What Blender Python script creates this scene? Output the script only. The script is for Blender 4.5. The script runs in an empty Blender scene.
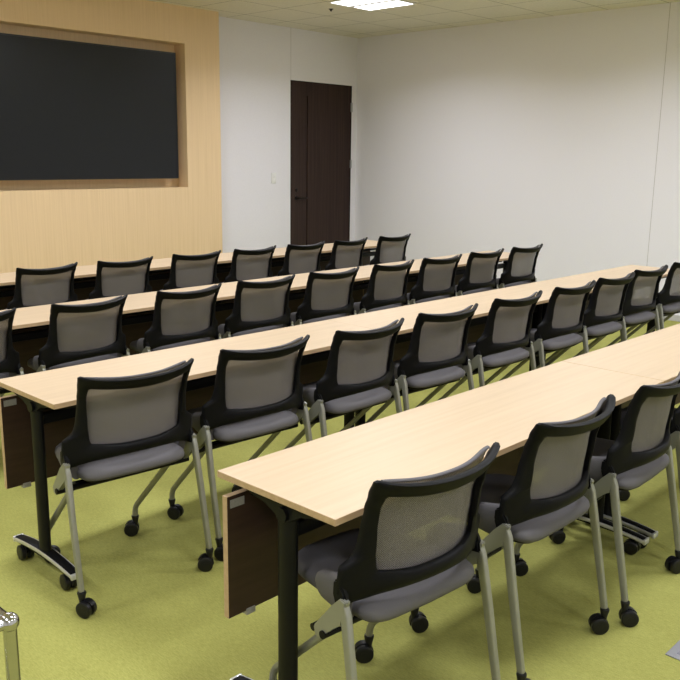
import bpy, bmesh, math, random
from mathutils import Vector, Matrix
random.seed(7)
scene = bpy.context.scene
COL = scene.collection
PI = math.pi

# ------------------------------------------------------------------ materials
def new_mat(name):
    m = bpy.data.materials.new(name); m.use_nodes = True
    nt = m.node_tree
    return m, nt, nt.nodes['Principled BSDF']

def simple(name, col, rough=0.5, metal=0.0, noise=0.0, scale=60, bump=0.0, spec=0.5):
    m, nt, b = new_mat(name)
    b.inputs['Base Color'].default_value = (*col, 1)
    b.inputs['Roughness'].default_value = rough
    b.inputs['Metallic'].default_value = metal
    b.inputs['Specular IOR Level'].default_value = spec
    tc = nt.nodes.new('ShaderNodeTexCoord')
    n = nt.nodes.new('ShaderNodeTexNoise'); n.inputs['Scale'].default_value = scale
    nt.links.new(tc.outputs['Object'], n.inputs['Vector'])
    if noise > 0:
        r = nt.nodes.new('ShaderNodeMapRange')
        r.inputs['To Min'].default_value = 1 - noise; r.inputs['To Max'].default_value = 1 + noise
        nt.links.new(n.outputs['Fac'], r.inputs['Value'])
        mx = nt.nodes.new('ShaderNodeVectorMath'); mx.operation = 'SCALE'
        mx.inputs[0].default_value = col
        nt.links.new(r.outputs['Result'], mx.inputs['Scale'])
        nt.links.new(mx.outputs['Vector'], b.inputs['Base Color'])
    if bump > 0:
        bp = nt.nodes.new('ShaderNodeBump'); bp.inputs['Strength'].default_value = bump
        bp.inputs['Distance'].default_value = 0.002
        nt.links.new(n.outputs['Fac'], bp.inputs['Height'])
        nt.links.new(bp.outputs['Normal'], b.inputs['Normal'])
    return m

def grain(name, c1, c2, scale, rough=0.45, rot=(0, 0, 0), detail=4, lo=0.35, hi=0.65, spec=0.4):
    """wood grain: noise stretched along one axis (scale = per-axis frequencies)"""
    m, nt, b = new_mat(name)
    tc = nt.nodes.new('ShaderNodeTexCoord')
    mp = nt.nodes.new('ShaderNodeMapping'); mp.inputs['Scale'].default_value = scale
    n = nt.nodes.new('ShaderNodeTexNoise'); n.inputs['Scale'].default_value = 1.0
    n.inputs['Detail'].default_value = detail
    n.inputs['Roughness'].default_value = 0.6
    cr = nt.nodes.new('ShaderNodeValToRGB')
    cr.color_ramp.elements[0].position = lo; cr.color_ramp.elements[0].color = (*c1, 1)
    cr.color_ramp.elements[1].position = hi; cr.color_ramp.elements[1].color = (*c2, 1)
    nt.links.new(tc.outputs['Object'], mp.inputs['Vector'])
    nt.links.new(mp.outputs['Vector'], n.inputs['Vector'])
    nt.links.new(n.outputs['Fac'], cr.inputs['Fac'])
    nt.links.new(cr.outputs['Color'], b.inputs['Base Color'])
    b.inputs['Roughness'].default_value = rough
    b.inputs['Specular IOR Level'].default_value = spec
    return m

M = {}
M['maple'] = grain('maple_top', (0.485, 0.368, 0.236), (0.53, 0.408, 0.266), (1.6, 42, 42), rough=0.42)
M['maple_edge'] = grain('maple_edge', (0.44, 0.30, 0.165), (0.51, 0.36, 0.21), (2, 60, 60), rough=0.5)
M['brown'] = grain('dark_brown_panel', (0.030, 0.014, 0.009), (0.045, 0.022, 0.014), (3, 40, 40), rough=0.5)
M['oak'] = grain('oak_wall', (0.76, 0.56, 0.325), (0.82, 0.615, 0.37), (70, 70, 1.1), rough=0.5)
M['door'] = grain('door_wood', (0.026, 0.0145, 0.0115), (0.044, 0.025, 0.0195), (60, 60, 1.2), rough=0.5, spec=0.2)
M['black'] = simple('black_plastic', (0.0042, 0.0042, 0.0046), 0.50, noise=0.15, scale=90, bump=0.04, spec=0.12)
M['black_metal'] = simple('black_metal', (0.0045, 0.0045, 0.005), 0.42, noise=0.1, spec=0.16)
M['rubber'] = simple('caster_rubber', (0.006, 0.006, 0.0065), 0.38, noise=0.1, spec=0.35)
M['silver'] = simple('silver_paint', (0.29, 0.29, 0.25), 0.42, metal=0.55, noise=0.05, scale=40)
M['chrome'] = simple('chrome', (0.50, 0.50, 0.52), 0.10, metal=1.0, noise=0.02)
M['polished'] = simple('polished_aluminium', (0.62, 0.62, 0.62), 0.28, metal=0.6, noise=0.03)
M['steel'] = simple('satin_steel', (0.36, 0.36, 0.38), 0.45, metal=0.4, noise=0.04)
M['seat'] = simple('seat_fabric', (0.100, 0.094, 0.097), 0.75, noise=0.12, scale=500, bump=0.25, spec=0.35)
M['sticker'] = simple('grey_sticker', (0.30, 0.29, 0.28), 0.5, noise=0.2, scale=160)
M['white_plastic'] = simple('white_plastic', (0.82, 0.82, 0.80), 0.4, noise=0.02)
M['floor_box'] = simple('floor_box_metal', (0.26, 0.26, 0.29), 0.5, metal=0.0, noise=0.06, scale=30)
M['screen'] = simple('screen_glass', (0.0048, 0.0064, 0.0088), 0.30, noise=0.03, scale=3, spec=0.4)
M['bezel'] = simple('bezel', (0.006, 0.006, 0.007), 0.3, noise=0.05)
M['dark_gap'] = simple('door_groove', (0.003, 0.002, 0.002), 0.8, noise=0.1, spec=0.05)
M['bronze'] = simple('dark_bronze', (0.02, 0.015, 0.012), 0.35, metal=0.6, noise=0.05)
M['fixture'] = simple('fixture_white', (0.80, 0.79, 0.76), 0.5, noise=0.02)
M['baseboard'] = simple('baseboard_grey', (0.50, 0.49, 0.475), 0.5, noise=0.03)

# woven mesh of the chair backs: open weave, partly see-through
def mesh_mat():
    m, nt, b = new_mat('grey_mesh')
    tc = nt.nodes.new('ShaderNodeTexCoord')
    sep = nt.nodes.new('ShaderNodeSeparateXYZ'); nt.links.new(tc.outputs['Object'], sep.inputs[0])
    def wave(sock, f):
        a = nt.nodes.new('ShaderNodeMath'); a.operation = 'MULTIPLY'; a.inputs[1].default_value = f
        nt.links.new(sock, a.inputs[0])
        s = nt.nodes.new('ShaderNodeMath'); s.operation = 'SINE'; nt.links.new(a.outputs[0], s.inputs[0])
        return s.outputs[0]
    mul = nt.nodes.new('ShaderNodeMath'); mul.operation = 'MULTIPLY'
    nt.links.new(wave(sep.outputs['X'], 2 * PI / 0.0052), mul.inputs[0])
    nt.links.new(wave(sep.outputs['Z'], 2 * PI / 0.0052), mul.inputs[1])
    mr = nt.nodes.new('ShaderNodeMapRange')
    mr.inputs['From Min'].default_value = -0.6; mr.inputs['From Max'].default_value = 0.8
    mr.inputs['To Min'].default_value = 0.14; mr.inputs['To Max'].default_value = 0.55
    nt.links.new(mul.outputs[0], mr.inputs['Value'])
    b.inputs['Base Color'].default_value = (0.170, 0.154, 0.143, 1)
    b.inputs['Roughness'].default_value = 0.7
    tr = nt.nodes.new('ShaderNodeBsdfTransparent')
    mx = nt.nodes.new('ShaderNodeMixShader')
    nt.links.new(mr.outputs['Result'], mx.inputs['Fac'])
    nt.links.new(b.outputs[0], mx.inputs[1]); nt.links.new(tr.outputs[0], mx.inputs[2])
    nt.links.new(mx.outputs[0], nt.nodes['Material Output'].inputs['Surface'])
    return m
M['mesh'] = mesh_mat()

def carpet_mat():
    m, nt, b = new_mat('green_carpet')
    tc = nt.nodes.new('ShaderNodeTexCoord')
    def nz(scale, detail, sx, sy):
        mp = nt.nodes.new('ShaderNodeMapping'); mp.inputs['Scale'].default_value = (sx, sy, 1)
        nt.links.new(tc.outputs['Object'], mp.inputs['Vector'])
        n = nt.nodes.new('ShaderNodeTexNoise'); n.inputs['Scale'].default_value = scale
        n.inputs['Detail'].default_value = detail
        nt.links.new(mp.outputs['Vector'], n.inputs['Vector'])
        return n.outputs['Fac']
    a = nz(1.0, 3, 210, 45)        # fine ribs along x
    c = nz(1.0, 3, 260, 260)      # pile
    d = nz(1.0, 2, 12, 2.5)       # broad streaks
    def mad(s, k, t=None):
        n = nt.nodes.new('ShaderNodeMath'); n.operation = 'MULTIPLY_ADD'
        nt.links.new(s, n.inputs[0]); n.inputs[1].default_value = k
        if t is None: n.inputs[2].default_value = 0
        else: nt.links.new(t, n.inputs[2])
        return n.outputs[0]
    f = mad(a, 0.45, mad(c, 0.40, mad(d, 0.15)))
    cr = nt.nodes.new('ShaderNodeValToRGB')
    cr.color_ramp.elements[0].position = 0.36; cr.color_ramp.elements[0].color = (0.245, 0.243, 0.062, 1)
    cr.color_ramp.elements[1].position = 0.64; cr.color_ramp.elements[1].color = (0.355, 0.350, 0.098, 1)
    nt.links.new(f, cr.inputs['Fac']); nt.links.new(cr.outputs['Color'], b.inputs['Base Color'])
    b.inputs['Roughness'].default_value = 0.95; b.inputs['Specular IOR Level'].default_value = 0.1
    bp = nt.nodes.new('ShaderNodeBump'); bp.inputs['Strength'].default_value = 0.35; bp.inputs['Distance'].default_value = 0.004
    nt.links.new(f, bp.inputs['Height']); nt.links.new(bp.outputs['Normal'], b.inputs['Normal'])
    return m
M['carpet'] = carpet_mat()

def ceiling_mat():
    m, nt, b = new_mat('ceiling_tiles')
    tc = nt.nodes.new('ShaderNodeTexCoord')
    sep = nt.nodes.new('ShaderNodeSeparateXYZ'); nt.links.new(tc.outputs['Object'], sep.inputs[0])
    def line(sock, off):
        a = nt.nodes.new('ShaderNodeMath'); a.operation = 'SUBTRACT'; a.inputs[1].default_value = off
        nt.links.new(sock, a.inputs[0])
        p = nt.nodes.new('ShaderNodeMath'); p.operation = 'PINGPONG'; p.inputs[1].default_value = 0.31
        nt.links.new(a.outputs[0], p.inputs[0])
        l = nt.nodes.new('ShaderNodeMath'); l.operation = 'LESS_THAN'; l.inputs[1].default_value = 0.004
        nt.links.new(p.outputs[0], l.inputs[0])
        return l.outputs[0]
    mx = nt.nodes.new('ShaderNodeMath'); mx.operation = 'MAXIMUM'
    nt.links.new(line(sep.outputs['X'], 4.870), mx.inputs[0]); nt.links.new(line(sep.outputs['Y'], 3.796), mx.inputs[1])
    n = nt.nodes.new('ShaderNodeTexNoise'); n.inputs['Scale'].default_value = 45; n.inputs['Detail'].default_value = 3
    nt.links.new(tc.outputs['Object'], n.inputs['Vector'])
    cr = nt.nodes.new('ShaderNodeValToRGB')
    cr.color_ramp.elements[0].position = 0.3; cr.color_ramp.elements[0].color = (0.72, 0.69, 0.60, 1)
    cr.color_ramp.elements[1].position = 0.7; cr.color_ramp.elements[1].color = (0.79, 0.755, 0.66, 1)
    nt.links.new(n.outputs['Fac'], cr.inputs['Fac'])
    mc = nt.nodes.new('ShaderNodeMix'); mc.data_type = 'RGBA'
    nt.links.new(mx.outputs[0], mc.inputs['Factor'])
    nt.links.new(cr.outputs['Color'], mc.inputs['A']); mc.inputs['B'].default_value = (0.22, 0.20, 0.15, 1)
    nt.links.new(mc.outputs['Result'], b.inputs['Base Color'])
    b.inputs['Roughness'].default_value = 0.9
    return m
M['ceiling'] = ceiling_mat()

def wall_mat():
    m, nt, b = new_mat('wall_cloth')
    tc = nt.nodes.new('ShaderNodeTexCoord')
    mp = nt.nodes.new('ShaderNodeMapping'); mp.inputs['Scale'].default_value = (90, 90, 160)
    n = nt.nodes.new('ShaderNodeTexNoise'); n.inputs['Scale'].default_value = 1; n.inputs['Detail'].default_value = 2
    nt.links.new(tc.outputs['Object'], mp.inputs['Vector']); nt.links.new(mp.outputs['Vector'], n.inputs['Vector'])
    cr = nt.nodes.new('ShaderNodeValToRGB')
    cr.color_ramp.elements[0].position = 0.3; cr.color_ramp.elements[0].color = (0.80, 0.785, 0.825, 1)
    cr.color_ramp.elements[1].position = 0.7; cr.color_ramp.elements[1].color = (0.83, 0.815, 0.855, 1)
    nt.links.new(n.outputs['Fac'], cr.inputs['Fac']); nt.links.new(cr.outputs['Color'], b.inputs['Base Color'])
    b.inputs['Roughness'].default_value = 0.85; b.inputs['Specular IOR Level'].default_value = 0.2
    return m
M['wall'] = wall_mat()
M['wall_seam'] = simple('wall_seam', (0.52, 0.50, 0.50), 0.8, noise=0.03)

def lamp_mat():
    m, nt, b = new_mat('lamp_diffuser')
    b.inputs['Base Color'].default_value = (0.9, 0.9, 0.9, 1)
    b.inputs['Emission Color'].default_value = (0.97, 0.985, 1.05, 1)
    b.inputs['Emission Strength'].default_value = 5.0
    return m
M['lamp'] = lamp_mat()

# ------------------------------------------------------------------ mesh helpers
class MB:
    def __init__(self):
        self.bm = bmesh.new(); self.slot = 0
    def _faces(self, fs):
        for f in fs: f.material_index = self.slot
    def box(self, c, s, rot=None, bevel=0.0, seg=2):
        r = bmesh.ops.create_cube(self.bm, size=1.0)
        vs = r['verts']
        bmesh.ops.scale(self.bm, vec=Vector(s), verts=vs)
        es = list({e for v in vs for e in v.link_edges})
        if bevel > 0:
            b = bmesh.ops.bevel(self.bm, geom=es, offset=bevel, segments=seg, affect='EDGES', profile=0.5)
            vs = list({v for f in b['faces'] for v in f.verts} | {v for v in vs if v.is_valid})
            # collect the whole island
            seen = set(vs); st = list(vs)
            while st:
                v = st.pop()
                for e in v.link_edges:
                    o = e.other_vert(v)
                    if o not in seen: seen.add(o); st.append(o)
            vs = list(seen)
        if rot is not None:
            bmesh.ops.rotate(self.bm, cent=(0, 0, 0), matrix=rot, verts=vs)
        bmesh.ops.translate(self.bm, vec=Vector(c), verts=vs)
        self._faces({f for v in vs for f in v.link_faces})
        return self
    def loft(self, rings, cap=True, closed=True):
        vr = [[self.bm.verts.new(p) for p in r] for r in rings]
        fs = []
        n = len(vr[0])
        for i in range(len(vr) - 1):
            for k in range(n if closed else n - 1):
                a, b = vr[i][k], vr[i][(k + 1) % n]
                c, d = vr[i + 1][(k + 1) % n], vr[i + 1][k]
                try: fs.append(self.bm.faces.new((a, b, c, d)))
                except ValueError: pass
        if cap and closed:
            fs.append(self.bm.faces.new(vr[0][::-1])); fs.append(self.bm.faces.new(vr[-1]))
        self._faces(fs)
        return self
    def tube(self, path, rx, ry=None, seg=14, up=(1, 0, 0), cap=True, sq=1.0):
        ry = ry or rx
        P = [Vector(p) for p in path]; up = Vector(up)
        rings = []
        for i, p in enumerate(P):
            t = (P[min(i + 1, len(P) - 1)] - P[max(i - 1, 0)]).normalized()
            s = (up - t * up.dot(t)).normalized(); w = t.cross(s)
            a = rx[i] if isinstance(rx, (list, tuple)) else rx
            b = ry[i] if isinstance(ry, (list, tuple)) else ry
            f = lambda v: math.copysign(abs(v) ** sq, v) if abs(v) > 1e-9 else 0.0
            rings.append([p + s * (a * f(math.cos(2 * PI * k / seg))) + w * (b * f(math.sin(2 * PI * k / seg))) for k in range(seg)])
        return self.loft(rings, cap)
    def lathe(self, prof, org, axis, seg=20):
        ax = Vector(axis).normalized(); h = Vector((0, 0, 1)) if abs(ax.z) < .9 else Vector((1, 0, 0))
        s = (h - ax * h.dot(ax)).normalized(); w = ax.cross(s); o = Vector(org)
        rings = [[o + ax * d + s * (r * math.cos(2 * PI * k / seg)) + w * (r * math.sin(2 * PI * k / seg)) for k in range(seg)] for d, r in prof]
        return self.loft(rings)
    def prism(self, poly, axis, a, b):
        """polygon in the plane across 'x' / 'y' / 'z', extruded from a to b"""
        f = {'x': lambda p, t: (t, p[0], p[1]), 'y': lambda p, t: (p[0], t, p[1]), 'z': lambda p, t: (p[0], p[1], t)}[axis]
        return self.loft([[f(p, a) for p in poly], [f(p, b) for p in poly]])
    def build(self, name, mats, parent=None, smooth=35):
        bmesh.ops.recalc_face_normals(self.bm, faces=self.bm.faces)
        me = bpy.data.meshes.new(name)
        self.bm.to_mesh(me); self.bm.free()
        for m in (mats if isinstance(mats, (list, tuple)) else [mats]): me.materials.append(m)
        if smooth:
            for p in me.polygons: p.use_smooth = True
            me.set_sharp_from_angle(angle=math.radians(smooth))
        o = bpy.data.objects.new(name, me); COL.objects.link(o)
        if parent: o.parent = parent
        return o

def fillet(pts, r, n=5):
    """polyline with rounded corners"""
    P = [Vector(p) for p in pts]; out = [P[0]]
    for i in range(1, len(P) - 1):
        a = (P[i - 1] - P[i]).normalized(); b = (P[i + 1] - P[i]).normalized()
        p0, p2 = P[i] + a * r, P[i] + b * r
        for k in range(n + 1):
            t = k / n
            out.append(p0 * (1 - t) ** 2 + P[i] * 2 * t * (1 - t) + p2 * t * t)
    out.append(P[-1]); return out

def empty(name, loc=(0, 0, 0), rz=0.0, parent=None):
    o = bpy.data.objects.new(name, None); o.empty_display_size = 0.1
    COL.objects.link(o); o.location = loc; o.rotation_euler = (0, 0, rz)
    if parent: o.parent = parent
    return o
def tag(o, label, cat, group=None):
    o['label'] = label; o['category'] = cat
    if group: o['group'] = group
    return o
def struct(o, label=None):
    o['kind'] = 'structure'
    if label: o['label'] = label
    return o
def dup(root, loc, rz=0.0):
    r = root.copy(); COL.objects.link(r); r.location = loc; r.rotation_euler = (0, 0, rz)
    for ch in list(root.children):
        c = ch.copy(); COL.objects.link(c); c.parent = r
        for g in list(ch.children):
            d = g.copy(); COL.objects.link(d); d.parent = c
            if g.name.startswith('caster'): d.rotation_euler = (0, 0, random.gauss(.85, .22) + (PI if d.location.x > 0 else 0))
    return r

# ------------------------------------------------------------------ room shell
XL, XR, YB, YF, ZC = -4.0, 7.0, -4.6, 5.972, 3.04  # walls, ceiling and their fittings: fitted from image pixels, then scaled about the camera
YW = 5.744            # face of the oak screen wall
XO = 4.585            # its right-hand end
b = MB(); b.box(((XL + XR) / 2, (YB + YF) / 2, -0.05), (XR - XL + .4, YF - YB + .4, 0.1)); struct(b.build('floor', M['carpet'], smooth=0), 'green ribbed carpet floor')
b = MB(); b.box(((XL + XR) / 2, (YB + YF) / 2, ZC + 0.05), (XR - XL + .4, YF - YB + .4, 0.1)); struct(b.build('ceiling', M['ceiling'], smooth=0), 'beige tiled ceiling')
b = MB()
DX0, DX1, DZ = 5.831, 6.906, 2.449
b.box(((XL + DX0) / 2, YF + 0.05, ZC / 2), (DX0 - XL, 0.1, ZC)); b.box(((DX1 + XR) / 2, YF + 0.05, ZC / 2), (XR - DX1, 0.1, ZC))
b.box(((DX0 + DX1) / 2, YF + 0.05, (DZ + ZC) / 2), (DX1 - DX0, 0.1, ZC - DZ))
struct(b.build('wall_front', M['wall'], smooth=0), 'pale grey front wall around the door')
b = MB(); b.box((XR + 0.05, (YB + YF) / 2, ZC / 2), (0.1, YF - YB + .2, ZC)); struct(b.build('wall_right', M['wall'], smooth=0), 'pale grey right wall')
b = MB(); b.box((XL - 0.05, (YB + YF) / 2, ZC / 2), (0.1, YF - YB + .2, ZC)); struct(b.build('wall_left', M['wall'], smooth=0))
b = MB(); b.box(((XL + XR) / 2, YB - 0.05, ZC / 2), (XR - XL, 0.1, ZC)); struct(b.build('wall_back', M['wall'], smooth=0))
# vertical panel joints of the wall covering
b = MB(); b.box((XR - 0.0006, 1.921, ZC / 2), (0.0012, 0.006, ZC)); struct(b.build('trim_1', M['wall_seam'], smooth=0), 'thin vertical joint in the right wall')
b = MB(); b.box((DX0 + .006, YF - 0.0006, (DZ + ZC) / 2), (0.005, 0.0012, ZC - DZ)); struct(b.build('trim_2', M['wall_seam'], smooth=0), 'thin vertical joint above the door')
b = MB(); b.box((XR - 0.004, (YB + YF) / 2, 0.03), (0.008, YF - YB, 0.06)); struct(b.build('baseboard_right', M['baseboard'], smooth=0), 'low grey baseboard of the right wall')

# oak screen wall with a recess for the display
RX0, RX1, RZ0, RZ1, RY = 1.70, 4.138, 1.225, 2.679, 5.925
b = MB()
yc, dy = (YW + YF) / 2, YF - YW
b.box(((XL + RX0) / 2, yc, ZC / 2), (RX0 - XL, dy, ZC)); b.box(((RX1 + XO) / 2, yc, ZC / 2), (XO - RX1, dy, ZC))
b.box(((RX0 + RX1) / 2, yc, RZ0 / 2), (RX1 - RX0, dy, RZ0)); b.box(((RX0 + RX1) / 2, yc, (RZ1 + ZC) / 2), (RX1 - RX0, dy, ZC - RZ1))
b.box(((RX0 + RX1) / 2, (RY + YF) / 2, (RZ0 + RZ1) / 2), (RX1 - RX0, YF - RY, RZ1 - RZ0))
o = struct(b.build('wall_screen', M['oak'], smooth=0), 'light oak panelled feature wall with a recess for the screen')

# door
d = struct(empty('door_1', (DX0, YF, 0)), 'dark brown wooden door with a vertical groove')
w = DX1 - DX0
b = MB(); gx = 0.290
b.box((gx / 2 - .001, 0.028, DZ / 2), (gx - .014, 0.04, DZ - .012)); b.box(((gx + w) / 2 + .001, 0.028, DZ / 2), (w - gx - .018, 0.04, DZ - .012))
b.box((gx, 0.028, 2.281 + (DZ - 2.281) / 2 - .003), (0.03, 0.04, DZ - 2.281 - .006))
b.build('door_leaf', M['door'], d, smooth=0)
b = MB(); b.box((gx, 0.040, 2.281 / 2), (0.026, 0.016, 2.281)); b.build('groove', M['dark_gap'], d, smooth=0)
b = MB(); b.box((w / 2, 0.055, DZ / 2), (w, 0.012, DZ)); b.box((0.004, 0.025, DZ / 2), (0.008, 0.05, DZ)); b.box((w - .004, 0.025, DZ / 2), (0.008, 0.05, DZ)); b.box((w / 2, .025, DZ - .003), (w, 0.05, 0.006))
b.build('door_frame', M['dark_gap'], d, smooth=0)
b = MB(); hx = 0.103
b.lathe([(0, .026), (.008, .026), (.010, .024)], (hx, 0.008, 1.055), (0, -1, 0)); b.lathe([(0, .010), (.045, .010)], (hx, 0.0, 1.055), (0, -1, 0))
b.tube(fillet([(hx - .005, -.045, 1.055), (hx + .13, -.045, 1.055), (hx + .145, -.040, 1.055)], .008), .010, .008, up=(0, 0, 1))
b.build('door_handle', M['bronze'], d)
b = MB(); b.lathe([(0, .024), (.010, .024), (.014, .018)], (hx, 0.008, 1.150), (0, -1, 0)); b.build('lock', M['bronze'], d)
for z0, z1 in ((2.126, 2.239), (1.419, 1.521)):
    b = MB(); b.tube([(w - .003, -.006, z0), (w - .003, -.006, z1)], .010, seg=12); b.box((w - .003, .002, (z0 + z1) / 2), (.022, .006, z1 - z0)); b.build('hinge', M['steel'], d)
# light switch
sw = tag(empty('light_switch', (5.556, YF, 1.302)), 'small white light switch on the grey wall left of the dark door', 'light switch')
b = MB(); b.box((0, -.004, 0), (.074, .008, .128), bevel=.003); b.build('switch_plate', M['white_plastic'], sw)
for z in (-.026, .026):
    b = MB(); b.box((0, -.0095, z), (.040, .004, .046), bevel=.0015); b.build('rocker', M['white_plastic'], sw)

# display
tv = tag(empty('wall_display', (2.922, RY, 1.95)), 'large black flat screen in the recess of the light oak wall', 'screen')
TW, TH, TY = 2.25, 1.265, 5.785 - RY
b = MB(); b.box((0, TY + .03, 0), (TW, .05, TH), bevel=.004); b.build('housing', M['bezel'], tv)
b = MB(); b.box((0, TY + .003, 0), (TW - .022, .006, TH - .024)); b.build('screen', M['screen'], tv, smooth=0)
b = MB()
for s in (-1, 1):
    b.box((s * (TW / 2 - .005), TY + .002, 0), (.011, .012, TH)); b.box((0, TY + .002, s * (TH / 2 - .006)), (TW, .012, .012))
b.build('bezel', M['bezel'], tv, smooth=0)
b = MB(); b.box((0, (TY + .055) / 2, 0), (.7, -(TY + .055), .45)); b.build('wall_mount', M['black_metal'], tv, smooth=0)

# ceiling lamps (flush square fittings, two diffusers each)
def lamp_fixture(x, y, label):
    r = tag(empty('ceiling_light', (x, y, ZC)), label, 'ceiling light', 'square ceiling lights')
    b = MB()
    for s in (-1, 1):
        b.box((s * .300, 0, -.006), (.022, .62, .012)); b.box((0, s * .300, -.006), (.58, .022, .012))
    b.box((0, 0, -.007), (.060, .58, .014))
    b.build('frame', M['fixture'], r, smooth=0)
    for s in (-1, 1):
        b = MB(); b.box((s * .1595, 0, -.004), (.259, .578, .008)); b.build('diffuser', M['lamp'], r, smooth=0)
    al = bpy.data.lights.new('lamp', 'AREA'); al.shape = 'SQUARE'; al.size = .56
    al.energy = 23.0; al.color = (.955, .975, 1.08); al.spread = math.radians(150)
    lo = bpy.data.objects.new('lamp', al); COL.objects.link(lo); lo.location = (0, 0, -.02); lo.parent = r
    return r
LX = [5.180, 2.700, 0.220, -2.260]; LY = [4.106, 1.626, -0.854, -3.334]
for i, x in enumerate(LX):
    for j, y in enumerate(LY):
        if i == 0 and j == 0: lab = 'square white ceiling light glowing near the corner by the dark door'
        else:
            lab = 'square ceiling light out of frame, %s, %s' % (
                ['right wall line', 'right middle line', 'left middle line', 'left wall line'][i],
                ['closest to the screen wall', 'over the middle rows of tables', 'over the nearest table', 'at the back of the room'][j])
        lamp_fixture(x, y, lab)
sp = MB(); sp.lathe([(0, .026), (.004, .025), (.008, .012), (.020, .008), (.023, .010)], (0, 0, 0), (0, 0, -1))
o = sp.build('sprinkler_head', M['bronze']); o.location = (5.206, 4.692, ZC); tag(o, 'tiny dark sprinkler head on the ceiling left of the light', 'sprinkler')

# floor outlet box
fb = tag(empty('floor_outlet', (1.17 + .14, -.827 - .14, 0)), 'grey metal floor outlet cover in the carpet at the lower right', 'floor outlet')
b = MB(); b.box((0, 0, .002), (.28, .28, .004), bevel=.0015); b.build('cover_frame', M['steel'], fb)
b = MB(); b.box((0, 0, .0045), (.225, .225, .003), bevel=.001); b.build('lid', M['floor_box'], fb)

# ------------------------------------------------------------------ casters
def caster_mesh(r, wdt, stem_top, hood=True):
    b = MB()
    off = r * 0.55
    for s in (-1, 1):
        c = s * wdt * .30
        b.lathe([(-wdt * .19, r * .55), (-wdt * .19, r * .86), (-wdt * .14, r), (wdt * .14, r), (wdt * .19, r * .86), (wdt * .19, r * .55)], (c, -off, r), (1, 0, 0), 22)
    b.tube([(-wdt * .5, -off, r), (wdt * .5, -off, r)], r * .35, seg=12, up=(0, 0, 1))
    # hood between and over the wheels
    arc = [(-off + r * 1.07 * math.cos(t), r + r * 1.07 * math.sin(t)) for t in [PI * (-0.08 + k * 0.9 / 10) for k in range(11)]]
    inn = [(-off + r * .5 * math.cos(t), r + r * .5 * math.sin(t)) for t in [PI * (-0.08 + k * 0.9 / 10) for k in range(11)]]
    if hood: b.prism(arc + inn[::-1], 'x', -wdt * .10, wdt * .10)
    b.tube([(0, 0, r * 1.2), (0, 0, r * 1.9), (0, 0, stem_top - .004), (0, 0, stem_top)], [r * .34, r * .34, r * .55, r * .50], seg=12)
    return b

# ------------------------------------------------------------------ chair
def interp(tab, z):
    if z <= tab[0][0]: return tab[0][1]
    for (a, p), (c, q) in zip(tab, tab[1:]):
        if z <= c:
            t = (z - a) / (c - a); t = t * t * (3 - 2 * t) * .5 + t * .5
            return p + (q - p) * t
    return tab[-1][1]
YC = [(.48, -.178), (.53, -.180), (.60, -.186), (.70, -.198), (.76, -.214), (.80, -.233), (.842, -.258)]
YCP = [(.48, -.178), (.53, -.180), (.60, -.186), (.70, -.198), (.76, -.213), (.80, -.229), (.842, -.244)]
def bow(x):
    a = abs(x)
    return .068 * (min(a, .218) / .212) ** 2.3 + .30 * max(0, a - .218)
def surf(x, z): return interp(YC, z) + bow(x)
def surfp(x, z):
    k = min(1, abs(x) / .200) ** 6
    return interp(YCP, z) * (1 - k) + interp(YC, z) * k + bow(x)

def smooth_loop(pts, n):
    """closed Catmull-Rom through pts, resampled to n points by arc length"""
    P = [Vector((p[0], p[1])) for p in pts]; m = len(P); dense = []
    for i in range(m):
        p0, p1, p2, p3 = P[i - 1], P[i], P[(i + 1) % m], P[(i + 2) % m]
        for k in range(24):
            t = k / 24
            dense.append(.5 * ((2 * p1) + (p2 - p0) * t + (2 * p0 - 5 * p1 + 4 * p2 - p3) * t * t + (3 * p1 - p0 - 3 * p2 + p3) * t ** 3))
    return dense
def by_angle(loop, cz, n):
    """points where rays from (0, cz) cross the loop"""
    out = []
    L = len(loop)
    for k in range(n):
        a = 2 * PI * k / n; d = Vector((math.cos(a), math.sin(a))); best = None
        for i in range(L):
            p, q = loop[i] - Vector((0, cz)), loop[(i + 1) % L] - Vector((0, cz))
            e = q - p; den = d.x * e.y - d.y * e.x
            if abs(den) < 1e-12: continue
            t = (p.x * e.y - p.y * e.x) / den; u = (p.x * d.y - p.y * d.x) / den
            if t > 0 and -1e-6 <= u <= 1 + 1e-6 and (best is None or t > best): best = t
        out.append(Vector((0, cz)) + d * best)
    return out
half_out = [(0, .824), (.094, .827), (.164, .834), (.206, .843), (.219, .846), (.2215, .844), (.221, .834), (.2155, .800), (.212, .76), (.211, .72), (.213, .68), (.217, .650), (.224, .630), (.237, .617), (.249, .610), (.255, .598), (.256, .535), (.252, .507), (.232, .504), (.172, .524), (.086, .536), (0, .539)]
half_in = [(0, .784), (.075, .787), (.150, .793), (.181, .797), (.188, .793), (.189, .75), (.184, .70), (.181, .65), (.178, .615), (.174, .596), (.161, .587), (.075, .580), (0, .579)]
def mirror(h): return h + [(-x, z) for x, z in h[-2:0:-1]]

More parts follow.
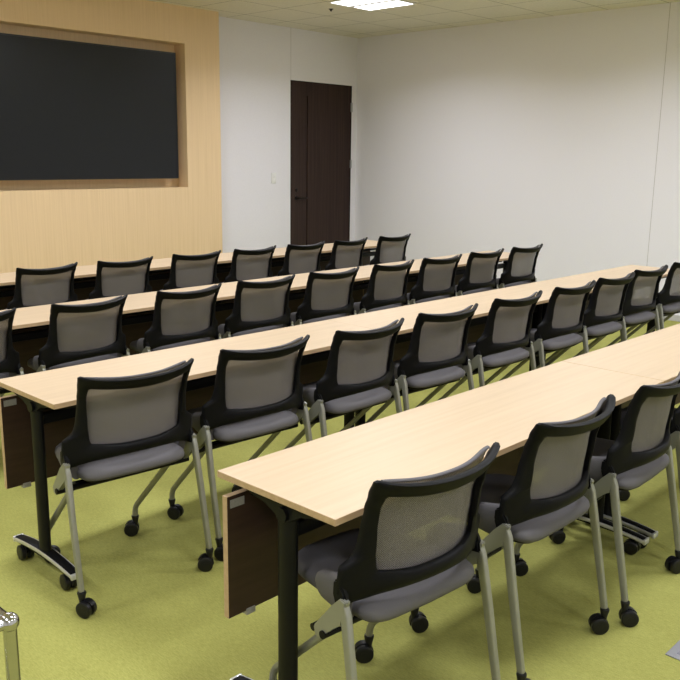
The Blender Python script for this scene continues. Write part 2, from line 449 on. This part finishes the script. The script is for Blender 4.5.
def make_chair():
    root = empty('mesh_back_chair')
    # --- back frame ring
    N = 220; cz = .68
    lo = by_angle(smooth_loop(mirror(half_out), 0), cz, N); li = by_angle(smooth_loop(mirror(half_in), 0), cz, N)
    prof = [(0, -.004), (0, -.016), (.10, -.022), (.5, -.026), (.90, -.022), (1, -.015), (1, -.004), (.93, .001), (.5, .002), (.07, .001)]
    b = MB(); rings = []
    for k in range(N):
        r = []
        for t, off in prof:
            q = li[k] * (1 - t) + lo[k] * t
            r.append((q.x, surf(q.x, q.y) + off, q.y))
        rings.append(r)
    b.loft(rings + [rings[0]], cap=False)
    bmesh.ops.remove_doubles(b.bm, verts=b.bm.verts, dist=1e-5)
    b.build('back_frame', M['black'], root, smooth=50)
    # --- mesh panel in front of the ring
    b = MB(); zs = [.552 + (.826 - .552) * j / 16 for j in range(17)]; us = [-1 + 2 * i / 28 for i in range(29)]
    def hw(z):
        h = .197
        if z > .80: h -= .004 * ((z - .80) / .026) ** 2
        return h
    def ptop(u, z): return z + (.013 * abs(u) ** 2.5 - .006) * max(0, (z - .75) / .08)
    def poff(u, z): return .004 + .012 * (1 - abs(u) ** 8) * max(0, min(1, (z - .70) / .1))
    fr = [[(u * hw(z), surfp(u * hw(z), z) + poff(u, z) + .004, ptop(u, z)) for u in us] for z in zs]
    bk = [[(u * hw(z), surfp(u * hw(z), z) + poff(u, z), ptop(u, z)) for u in us] for z in zs]
    rows = []
    for f, k in zip(fr, bk): rows.append(f + k[::-1])
    b.loft(rows, cap=False)
    nf = len(us)
    b.bm.verts.ensure_lookup_table()
    for row in (0, len(zs) - 1):
        base = row * 2 * nf
        for i in range(nf - 1):
            b.bm.faces.new([b.bm.verts[base + i], b.bm.verts[base + i + 1], b.bm.verts[base + 2 * nf - 2 - i], b.bm.verts[base + 2 * nf - 1 - i]])
    b.build('back_mesh', M['mesh'], root, smooth=60)
    # --- grey binding along the top of the mesh
    b = MB(); path = []
    for u in us: path.append((u * .192, surfp(u * .192, .826) + poff(u, .826) + .002, ptop(u, .826) + .001))
    b.tube(path, .0042, .0062, seg=8, up=(0, 0, 1)); b.build('top_binding', M['seat'], root)
    # --- seat
    b = MB()
    outline = []
    n = 44
    for k in range(n):
        a = 2 * PI * k / n; c, s = math.cos(a), math.sin(a)
        e = .28 if s < 0 else .60
        x = math.copysign(abs(c) ** e, c); y = math.copysign(abs(s) ** e, s)
        wdt = .214 - .040 * (y + 1) / 2
        outline.append((x * wdt, .034 + y * .216))
    def dish(x, y):
        z = .036 + .006 * (abs(x) / .21) ** 2.0
        z += -.012 * max(0, (y - .12) / .13) ** 2          # waterfall front
        z += -.004 * max(0, (-y - .10) / .1) ** 2
        return z
    layers = [(.55, .411), (.90, .413), (.985, .420), (1.0, .432), (.985, .445), (.93, .455), (.80, .460), (.55, .458), (.28, .456), (.06, .455)]
    rings = [[((x) * f, .034 + (y - .034) * f, z + dish(x * f, .034 + (y - .034) * f)) for x, y in outline] for f, z in layers]
    b.loft(rings)
    b.build('seat', M['seat'], root, smooth=60)
    b = MB()
    layers = [(.5, .398), (.84, .400), (.90, .406), (.915, .417), (.90, .420)]
    rings = [[((x) * f, .034 + (y - .034) * f, z + dish(x * f, .034 + (y - .034) * f)) for x, y in outline] for f, z in layers]
    b.loft(rings); b.build('seat_shell', M['black'], root, smooth=50)
    b = MB(); b.tube([(-.245, -.050, .405), (.245, -.050, .405)], .012, up=(0, 0, 1)); b.tube([(-.245, .00, .395), (.245, .00, .395)], .010, up=(0, 0, 1)); b.build('seat_beam', M['black_metal'], root)
    # --- legs
    cas = caster_mesh(.0295, .046, .088).build('caster', M['rubber'])
    first = True
    for s in (-1, 1):
        xo = s * .252
        # apex bracket: wedge plate running down and forward
        b = MB(); poly = [(-.142, .528), (-.122, .532), (-.095, .505), (-.022, .417), (-.030, .394), (-.046, .390), (-.105, .450), (-.128, .460)]
        b.prism(poly, 'x', xo - .010, xo + .010)
        bmesh.ops.bevel(b.bm, geom=list(b.bm.edges), offset=.003, segments=2, affect='EDGES')
        b.build('bracket', M['silver'], root)
        b = MB(); b.tube([(xo - s * .070, -.062, .409), (xo + s * .014, -.062, .409)], .011, up=(0, 0, 1)); b.build('pivot', M['black'], root)
        # rear leg
        b = MB(); b.tube([(xo, -.132, .520), (xo, -.136, .49), (xo + s * .005, -.164, .345), (xo + s * .008, -.212, .096), (xo + s * .008, -.2135, .088)], [.0095, .0100, .0100, .0095, .0085], [.004, .0145, .0135, .0110, .0100], seg=20, sq=.5)
        lg = b.build('leg', M['silver'], root)
        cs = cas if first else cas.copy()
        if not first: COL.objects.link(cs)
        first = False
        cs.parent = lg; cs.location = (xo + s * .008, -.215, 0); cs.rotation_euler = (0, 0, .85 + (PI if s > 0 else 0))
        # front leg
        b = MB(); xf = s * .190
        b.tube(fillet([(xo - s * .057, -.050, .412), (xf, .242, .128), (xf, .246, .082)], .028), .0115, seg=14)
        lg = b.build('leg', M['silver'], root)
        cs = cas.copy(); COL.objects.link(cs); cs.parent = lg; cs.location = (xf, .246, 0); cs.rotation_euler = (0, 0, .95 + (PI if s > 0 else 0))
    # upholstered bolsters rising at both sides of the seat
    for s in (-1, 1):
        b = MB(); rings = []
        for k in range(9):
            t = k / 8; y = -.104 + t * .128
            zt = .575 - .030 * t - .030 * max(0, (t - .7) / .3) ** 2; zb = .452 + .010 * t; th = .017 * (1 - .35 * max(0, (t - .75) / .25) ** 2); xc = s * (.226 - .014 * t ** 2)
            sec = []
            for j in range(16):
                a = 2 * PI * j / 16; c, q = math.cos(a), math.sin(a)
                px = math.copysign(abs(c) ** .7, c) * th; pz = math.copysign(abs(q) ** .5, q)
                z = (zt + zb) / 2 + pz * (zt - zb) / 2
                sec.append((xc + px - s * .022 * max(0, (.52 - z) / .07), y, z))
            rings.append(sec)
        b.loft(rings); b.build('side_bolster', M['seat'], root, smooth=60)
    # side lugs joining back frame and bracket
    for s in (-1, 1):
        b = MB(); poly = [(-.140, .500), (-.100, .494), (-.086, .53), (-.088, .565), (-.105, .575), (-.132, .54)]
        b.prism(poly, 'x', s * .246 - .010, s * .246 + .008)
        bmesh.ops.bevel(b.bm, geom=list(b.bm.edges), offset=.005, segments=2, affect='EDGES')
        b.build('side_lug', M['black'], root)
    return root

chair0 = make_chair()
ORD = ['leftmost', 'second', 'third', 'fourth', 'fifth', 'sixth', 'seventh', 'eighth', 'ninth']
used = [False]
def place_chair(x, y, rz, label, group):
    if not used[0]:
        used[0] = True; r = chair0; r.location = (x, y, 0); r.rotation_euler = (0, 0, rz)
    else: r = dup(chair0, (x, y, 0), rz)
    tag(r, label, 'chair', group)
ROWS = {   # x, y, turn of every chair
 'A': ('row nearest the camera', [(.256, -.390, -.090), (.894, -.402, .0), (1.497, -.416, .055), (2.118, -.395, .02)]),
 'B': ('second row from the camera', [(.242, .914, -.085), (.838, .922, -.06), (1.412, .886, .0), (2.014, .897, -.05), (2.646, .899, -.02), (3.262, .893, -.02), (3.829, .907, -.03), (4.394, .928, -.047), (5.037, .929, -.052)]),
 'C': ('third row from the camera', [(.237, 2.311, -.027), (.834, 2.296, .06), (1.456, 2.288, .023), (2.044, 2.293, -.03), (2.634, 2.289, -.033), (3.229, 2.293, .04), (3.818, 2.298, -.04), (4.422, 2.311, -.012), (5.026, 2.307, -.021)]),
 'D': ('farthest row, before the big screen', [(1.324, 3.679, .06), (1.920, 3.662, -.013), (2.550, 3.671, -.014), (3.119, 3.664, .018), (3.690, 3.662, .02), (4.250, 3.666, .05), (4.874, 3.666, -.006)]),
}
for key, (rowname, spots) in ROWS.items():
    for i, (x, y, rz) in enumerate(spots):
        nth = ORD[i] + (' from the left' if i else '')
        if i == 0 and key == 'A': lab = 'nearest black chair with grey mesh back, leftmost of the row nearest the camera'
        elif key == 'C' and i == 0: lab = 'black mesh-back chair cut off by the left edge, third row from the camera'
        elif key == 'A' and i == 3: lab = 'black mesh-back chair cut off by the right edge, row nearest the camera'
        elif key == 'B' and i == 8: lab = 'black mesh-back chair cut off by the right edge, second row from the camera'
        elif i == len(spots) - 1: lab = 'black mesh-back chair at the right end of the ' + rowname
        else: lab = 'black mesh-back chair, %s in the %s' % (nth, rowname)
        place_chair(x, y, rz, lab, 'grey mesh back chairs on silver legs')

# ------------------------------------------------------------------ folding table
DEP = .454; TZ = .72; TT = .019
def make_table(L, gap, inset):
    """origin on the floor under the far left corner; +x along the top, top runs to y = -DEP"""
    root = empty('folding_table')
    b = MB(); b.box((L / 2, -DEP / 2, TZ - TT / 2), (L - gap, DEP, TT), bevel=.0015)
    b.bm.faces.ensure_lookup_table()
    for f in b.bm.faces: f.material_index = 0 if f.normal.z > .9 else 1
    b.build('tabletop', [M['maple'], M['maple_edge']], root, smooth=0)
    # modesty panel: dark on the seat side, light edges
    PY0, PY1, PZ0, PZ1 = -.050, -.030, .292, .658
    b = MB(); b.box((L / 2 - .009, (PY0 + PY1) / 2, (PZ0 + PZ1) / 2), (L - .006, PY1 - PY0, PZ1 - PZ0), bevel=.001, seg=1)
    b.bm.faces.ensure_lookup_table(); b.bm.normal_update()
    for f in b.bm.faces: f.material_index = 0 if f.normal.y < -.9 else 1
    p = b.build('modesty_panel', [M['brown'], M['maple_edge']], root, smooth=0)
    b = MB(); b.box((.030, PY0 - .0006, .634), (.050, .0012, .024)); b.build('sticker', M['sticker'], p, smooth=0)
    for x in (.075, L - .075):
        b = MB(); b.box((x, (PY0 + PY1) / 2, PZ0 - .004), (.034, .026, .020), bevel=.003); b.build('panel_clip', M['sticker'], p)
    # beam under the top
    b = MB(); b.box((L / 2 - .022, -.243, .610), (L - .11, .035, .042), bevel=.006); b.build('beam', M['black_metal'], root)
    b = MB(); b.box((L / 2, -.120, .642), (L - .16, .16, .006), bevel=.002); b.box((L / 2, -.203, .649), (L - .16, .008, .02), bevel=.002); b.build('shelf', M['black_metal'], root)
    tc = caster_mesh(.030, .052, .066).build('caster', M['rubber'])
    fst = True
    for s, x in ((1, inset), (-1, L - .080)):
        # column
        b = MB(); b.tube([(x, -.250, .085), (x, -.250, .668)], .018, .034, seg=24)
        b.build('leg', M['black_metal'], root)
        # tilting head under the top
        b = MB()
        b.prism([(-.40, .699), (-.40, .691), (-.31, .676), (-.28, .650), (-.22, .650), (-.18, .676), (-.07, .692), (-.07, .699)], 'x', x - .016, x + .016)
        bmesh.ops.bevel(b.bm, geom=list(b.bm.edges), offset=.003, segments=1, affect='EDGES')
        b.tube([(x - .026, -.250, .664), (x + .026, -.250, .664)], .020, up=(0, 0, 1)); b.build('tilt_bracket', M['black_metal'], root)
        b = MB(); b.tube(fillet([(x + s * .02, -.24, .650), (x + s * .075, -.30, .650), (x + s * .10, -.38, .676)], .03), .006, up=(0, 0, 1)); b.build('release_lever', M['black'], root)
        # foot: black arched blade with chrome rims
        b = MB(); rings = []; rim = {1: [], -1: []}
        for k in range(15):
            t = -1 + 2 * k / 14
            y = -.250 + t * .222; hw_ = .022 - .003 * abs(t) ** 1.5; zt = .100 - .020 * abs(t) ** 1.8; zb = zt - .026 + .008 * abs(t)
            rings.append([(x - hw_, y, zb), (x + hw_, y, zb), (x + hw_, y, zt - .004), (x + hw_ * .6, y, zt), (x - hw_ * .6, y, zt), (x - hw_, y, zt - .004)])
            for q in (1, -1): rim[q].append((x + q * hw_, y, zt - .010))
        b.loft(rings); ft = b.build('foot', M['black_metal'], root, smooth=40)
        b = MB()
        for q in (1, -1): b.tube(rim[q], .0035, .008, seg=10, up=(1, 0, 0))
        for yy in (-.250 - .224, -.250 + .224): b.box((x, yy, .069), (.044, .012, .024), bevel=.005)
        b.build('chrome_rim', M['polished'], ft)
        for yy in (-.250 - .185, -.250 + .185):
            cs = tc if fst else tc.copy()
            if not fst: COL.objects.link(cs)
            fst = False
            cs.parent = ft; cs.location = (x, yy, 0); cs.rotation_euler = (0, 0, random.uniform(-.25, .25) + (PI if yy < -.25 else 0))
    return root
PROTO = {'near_left': make_table(1.8727, .003, .036), 'near': make_table(1.8727, .003, .004), 'left': make_table(1.80, .0008, .036), 'row': make_table(1.80, .0008, .004)}  # near-row tables stretched lengthwise so their seam meets its image pixels
usedt = set()
def place_table(kind, x, y, label, group):
    r = PROTO[kind]
    if kind in usedt: r = dup(r, (x, y, 0))
    else: usedt.add(kind); r.location = (x, y, 0)
    tag(r, label, 'table', group)
TG = 'light maple folding tables in rows'
place_table('near_left', 0, 0, 'nearest light maple folding table, its left corner in the foreground', TG)
place_table('near', 1.8727, 0, 'light maple folding table in the nearest row, beyond the seam at the right edge', TG)
for yfar, x0, row in ((1.3442, -.010, 'second row from the camera'), (2.7455, -.02, 'third row from the camera'), (4.163, -.15, 'farthest row before the big screen')):
    for k, pos in enumerate(('left', 'middle', 'right')):
        place_table('left' if (k == 0 and yfar < 2) else 'row', x0 + 1.8 * k, yfar, 'light maple folding table, %s one of the %s' % (pos, row), TG)

# ------------------------------------------------------------------ chrome stand at the lower left
st = tag(empty('chrome_stand', (-.768, -.376, 0)), 'chrome tube stand with a ball joint, cut off by the lower left edge', 'stand', None)
W_, D_ = .62, .45
for nm, (px, py) in {'a': (0, 0), 'b': (-W_, 0), 'c': (0, D_), 'd': (-W_, D_)}.items():
    b = MB(); b.tube([(px, py, .02), (px, py, .73)], .0125, seg=20); b.lathe([(0, .018), (.012, .020), (.022, .014)], (px, py, 0), (0, 0, 1))
    lg = b.build('leg', M['chrome'], st)
    b = MB(); b.lathe([(-.018 + .036 * k / 16, max(.0015, math.sqrt(max(0, .018 ** 2 - (-.018 + .036 * k / 16) ** 2)))) for k in range(17)], (px, py, .738), (0, 0, 1)); b.build('ball_joint', M['chrome'], lg)
for p, q in (((0, 0), (-W_, 0)), ((0, D_), (-W_, D_)), ((0, 0), (0, D_)), ((-W_, 0), (-W_, D_))):
    for z in (.738, .25):
        b = MB(); b.tube([(p[0], p[1], z), (q[0], q[1], z)], .0105, seg=18, up=(0, 0, 1)); b.build('rail', M['chrome'], st)

# ------------------------------------------------------------------ camera
cam = bpy.data.cameras.new('camera'); co = bpy.data.objects.new('camera', cam); COL.objects.link(co)
cam.sensor_width = 36.0; cam.sensor_fit = 'HORIZONTAL'
cam.lens = 849.81 / 680 * 36.0
yaw, pit, rol = 0.8090, -0.2134, 0.0133
fw = Vector((math.sin(yaw) * math.cos(pit), math.cos(yaw) * math.cos(pit), math.sin(pit)))
rt = Vector((math.cos(yaw), -math.sin(yaw), 0)); up = rt.cross(fw)
r2 = rt * math.cos(rol) + up * math.sin(rol); u2 = up * math.cos(rol) - rt * math.sin(rol)
mw = Matrix(((r2.x, u2.x, -fw.x, -1.3693), (r2.y, u2.y, -fw.y, -1.7692), (r2.z, u2.z, -fw.z, 1.5724), (0, 0, 0, 1)))
co.matrix_world = mw
cam.clip_start = 0.05
scene.camera = co

# ------------------------------------------------------------------ world / view
wd = bpy.data.worlds.new('world'); scene.world = wd; wd.use_nodes = True
wd.node_tree.nodes['Background'].inputs['Color'].default_value = (0, 0, 0, 1)
wd.node_tree.nodes['Background'].inputs['Strength'].default_value = 0
vs = scene.view_settings
vs.view_transform = 'Standard'; vs.look = 'None'; vs.gamma = 1.0; vs.exposure = 0.34; vs.use_curve_mapping = False
scene.cycles.use_denoising = True
scene.cycles.max_bounces = 10
scene.cycles.transparent_max_bounces = 16
scene.cycles.caustics_reflective = False; scene.cycles.caustics_refractive = False
